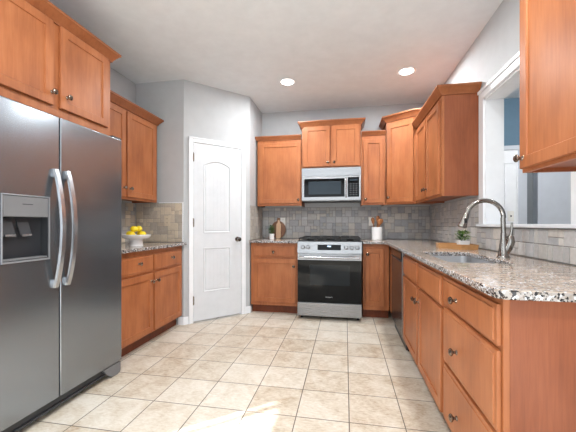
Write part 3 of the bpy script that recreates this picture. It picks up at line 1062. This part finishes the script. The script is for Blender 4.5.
def potted(label, loc, pw, ph, fol_h, fol_r, square, seed, mats):
    t = thing('potted_plant', label, 'plant', loc)
    m = MB()
    if square:
        m.rings([rr(pw*.92, pw*.92, .008, 0), rr(pw, pw, .008, ph), rr(pw-.004, pw-.004, .006, ph), rr(pw-.006, pw-.006, .006, ph-.012)])
    else:
        m.lathe([(pw*.8, 0), (pw, ph), (pw-.004, ph), (pw-.006, ph-.012), (0, ph-.012)], n=28)
    m.build('pot', 'ceramic', t)
    MB().lathe([(pw-.008, ph-.0115), (pw*.5, ph-.006), (0, ph-.005)], n=20).build('soil', 'soil', t)
    rnd = random.Random(seed)
    f = MB()
    for _ in range(150):
        a = rnd.uniform(0, 2*PI)
        s = rnd.random()**.5
        h = rnd.uniform(0, 1)
        rad = fol_r*s*(1-.5*h**2)
        p = Vector((rad*math.cos(a)*.75, rad*math.sin(a)*.75, ph + .004 + h*(fol_h-.02)))
        d = Vector((math.cos(a), math.sin(a), rnd.uniform(.2, 1.2)))
        leaf(f, p, d, rnd.uniform(.018, .032), rnd.uniform(.005, .009), rnd.choice(mats))
    for k in range(9):
        a = 2*PI*k/9
        f.tube([(0.3*pw*math.cos(a), .3*pw*math.sin(a), ph-.006), (.5*fol_r*math.cos(a), .5*fol_r*math.sin(a), ph+fol_h*.8)], .0014, 5, mat='leaf')
    f.build('foliage', None, t, smooth=False)
    return t
potted('small leafy plant in a square white pot standing on the wooden tray', (.955, 2.80, CZ1+.0105), .040, .058, .095, .066, True, 4, ['leaf', 'leaf_light'])
potted('small dark green plant in a round white pot in front of the cutting boards', (-.985, 4.17, CZ1), .038, .072, .125, .050, False, 9, ['leaf'])

# ------------------------------------------------------------------ boards
def lean(o, loc, tilt, rz=0):
    o.location = loc
    o.rotation_euler = (tilt, 0, rz)
    return o
bd = MB()
pts = []
for i in range(36):
    a = 2*PI*i/36
    pts.append((.105*math.cos(a), .125 + .125*math.sin(a)))
bd.prism_xz(pts, -.009, .009)
bd.prism_xz([(-.022, .235), (.022, .235), (.022, .285), (.012, .295), (-.012, .295), (-.022, .285)], -.0088, .0088)
tag(lean(bd.build('cutting_board', 'board_dark'), (-.935, 4.345, CZ1+.002), math.radians(-10)), 'larger brown oval cutting board leaning on the tile, behind the narrow one', 'cutting board')
bd = MB()
bd.prism_xz(round_poly([(-.033, 0), (.033, 0), (.033, .205), (.014, .225), (.014, .262), (-.014, .262), (-.014, .225), (-.033, .205)], [.008]*2+[.01]*6, 4), -.007, .007)
tag(lean(bd.build('cutting_board', 'board_light'), (-.925, 4.318, CZ1+.002), math.radians(-10)), 'narrow pale wooden paddle board leaning in front of the larger oval board', 'cutting board')

# ------------------------------------------------------------------ crock with utensils
CX, CY = .402, 4.19
cr = MB()
cr.lathe([(.060, 0), (.066, .004), (.066, .160), (.064, .165), (.060, .165), (.059, .160), (.059, .012), (0, .010)], n=36)
tag(cr.build('utensil_crock', 'ceramic', loc=(CX, CY, CZ1)), 'white ceramic crock of wooden utensils on the counter right of the range', 'crock')
def utensil(name, label, dx, dy, L, bl, bw, base):
    m = MB()
    b = Vector(base)
    d = Vector((dx, dy, 1)).normalized()
    m.tube([b, b + d*L], [.0070, .0062], 8)
    p = b + d*L
    m.tube([p - d*.01, p + d*bl*.25, p + d*bl*.6, p + d*bl*.9, p + d*bl], [.006, bw*.8, bw, bw*.7, bw*.2], 12, flat=.32)
    return tag(m.build(name, 'spoon_wood', loc=(CX, CY, CZ1+.013)), label, 'utensil', 'wooden utensils in the white crock')
utensil('wooden_spoon', 'wooden spoon leaning furthest right in the white crock', .34, .03, .195, .075, .026, (-.022, .0, .005))
utensil('wooden_spoon', 'wooden spoon standing near the middle of the white crock', .10, .17, .225, .075, .024, (-.008, .012, .005))
utensil('wooden_spatula', 'wooden spatula leaning left in the white crock', -.13, .05, .195, .08, .022, (-.016, .022, .005))
utensil('wooden_spoon', 'darker wooden spoon at the front right of the white crock', .16, -.16, .190, .07, .022, (-.012, -.020, .005))

# ------------------------------------------------------------------ cake stand with lemons
KX, KY = -1.93, 2.645
ck = thing('pedestal_bowl', 'white ceramic pedestal bowl of lemons on the left counter', 'bowl', (KX, KY, CZ1))
MB().lathe([(.060, 0), (.062, .004), (.058, .012), (.056, .045), (.057, .062), (.060, .066)], n=36).build('pedestal', 'ceramic', ck)
MB().lathe([(.0, .064), (.085, .064), (.115, .076), (.130, .098), (.132, .106), (.127, .107), (.108, .084), (.06, .073), (0, .072)], n=40).build('dish', 'ceramic', ck)
def lemon(label, x, y, z, rz, ry, s=1):
    prof = [(0, -.044), (.006, -.042), (.011, -.037), (.022, -.029), (.030, -.014), (.032, 0), (.030, .014), (.022, .028), (.011, .036), (.007, .040), (0, .042)]
    m = MB().lathe([(r*s*.9, h*s*.88) for r, h in prof], axis='x', n=20)
    o = m.build('lemon', 'lemon')
    o.location = (KX+x*.9, KY+y*.9, CZ1+z)
    o.rotation_euler = (0, ry, rz)
    return tag(o, label, 'lemon', 'lemons in the pedestal bowl')
lemon('lemon at the left end of the white pedestal bowl', .0, -.074, .109, 0, .05)
lemon('lemon at the right end of the white pedestal bowl', .0, .074, .109, 0, .05, 1.02)
lemon('lemon lying in front, lowest and nearest the counter edge, in the pedestal bowl', .076, .0, .110, HP, 0)
lemon('lemon at the back of the white pedestal bowl, half hidden', -.076, .0, .110, HP, 0)
lemon('left one of the two lemons on top of the pile', .0, -.034, .158, .2, .1)
lemon('right one of the two lemons on top of the pile', .004, .036, .159, -.2, .1)
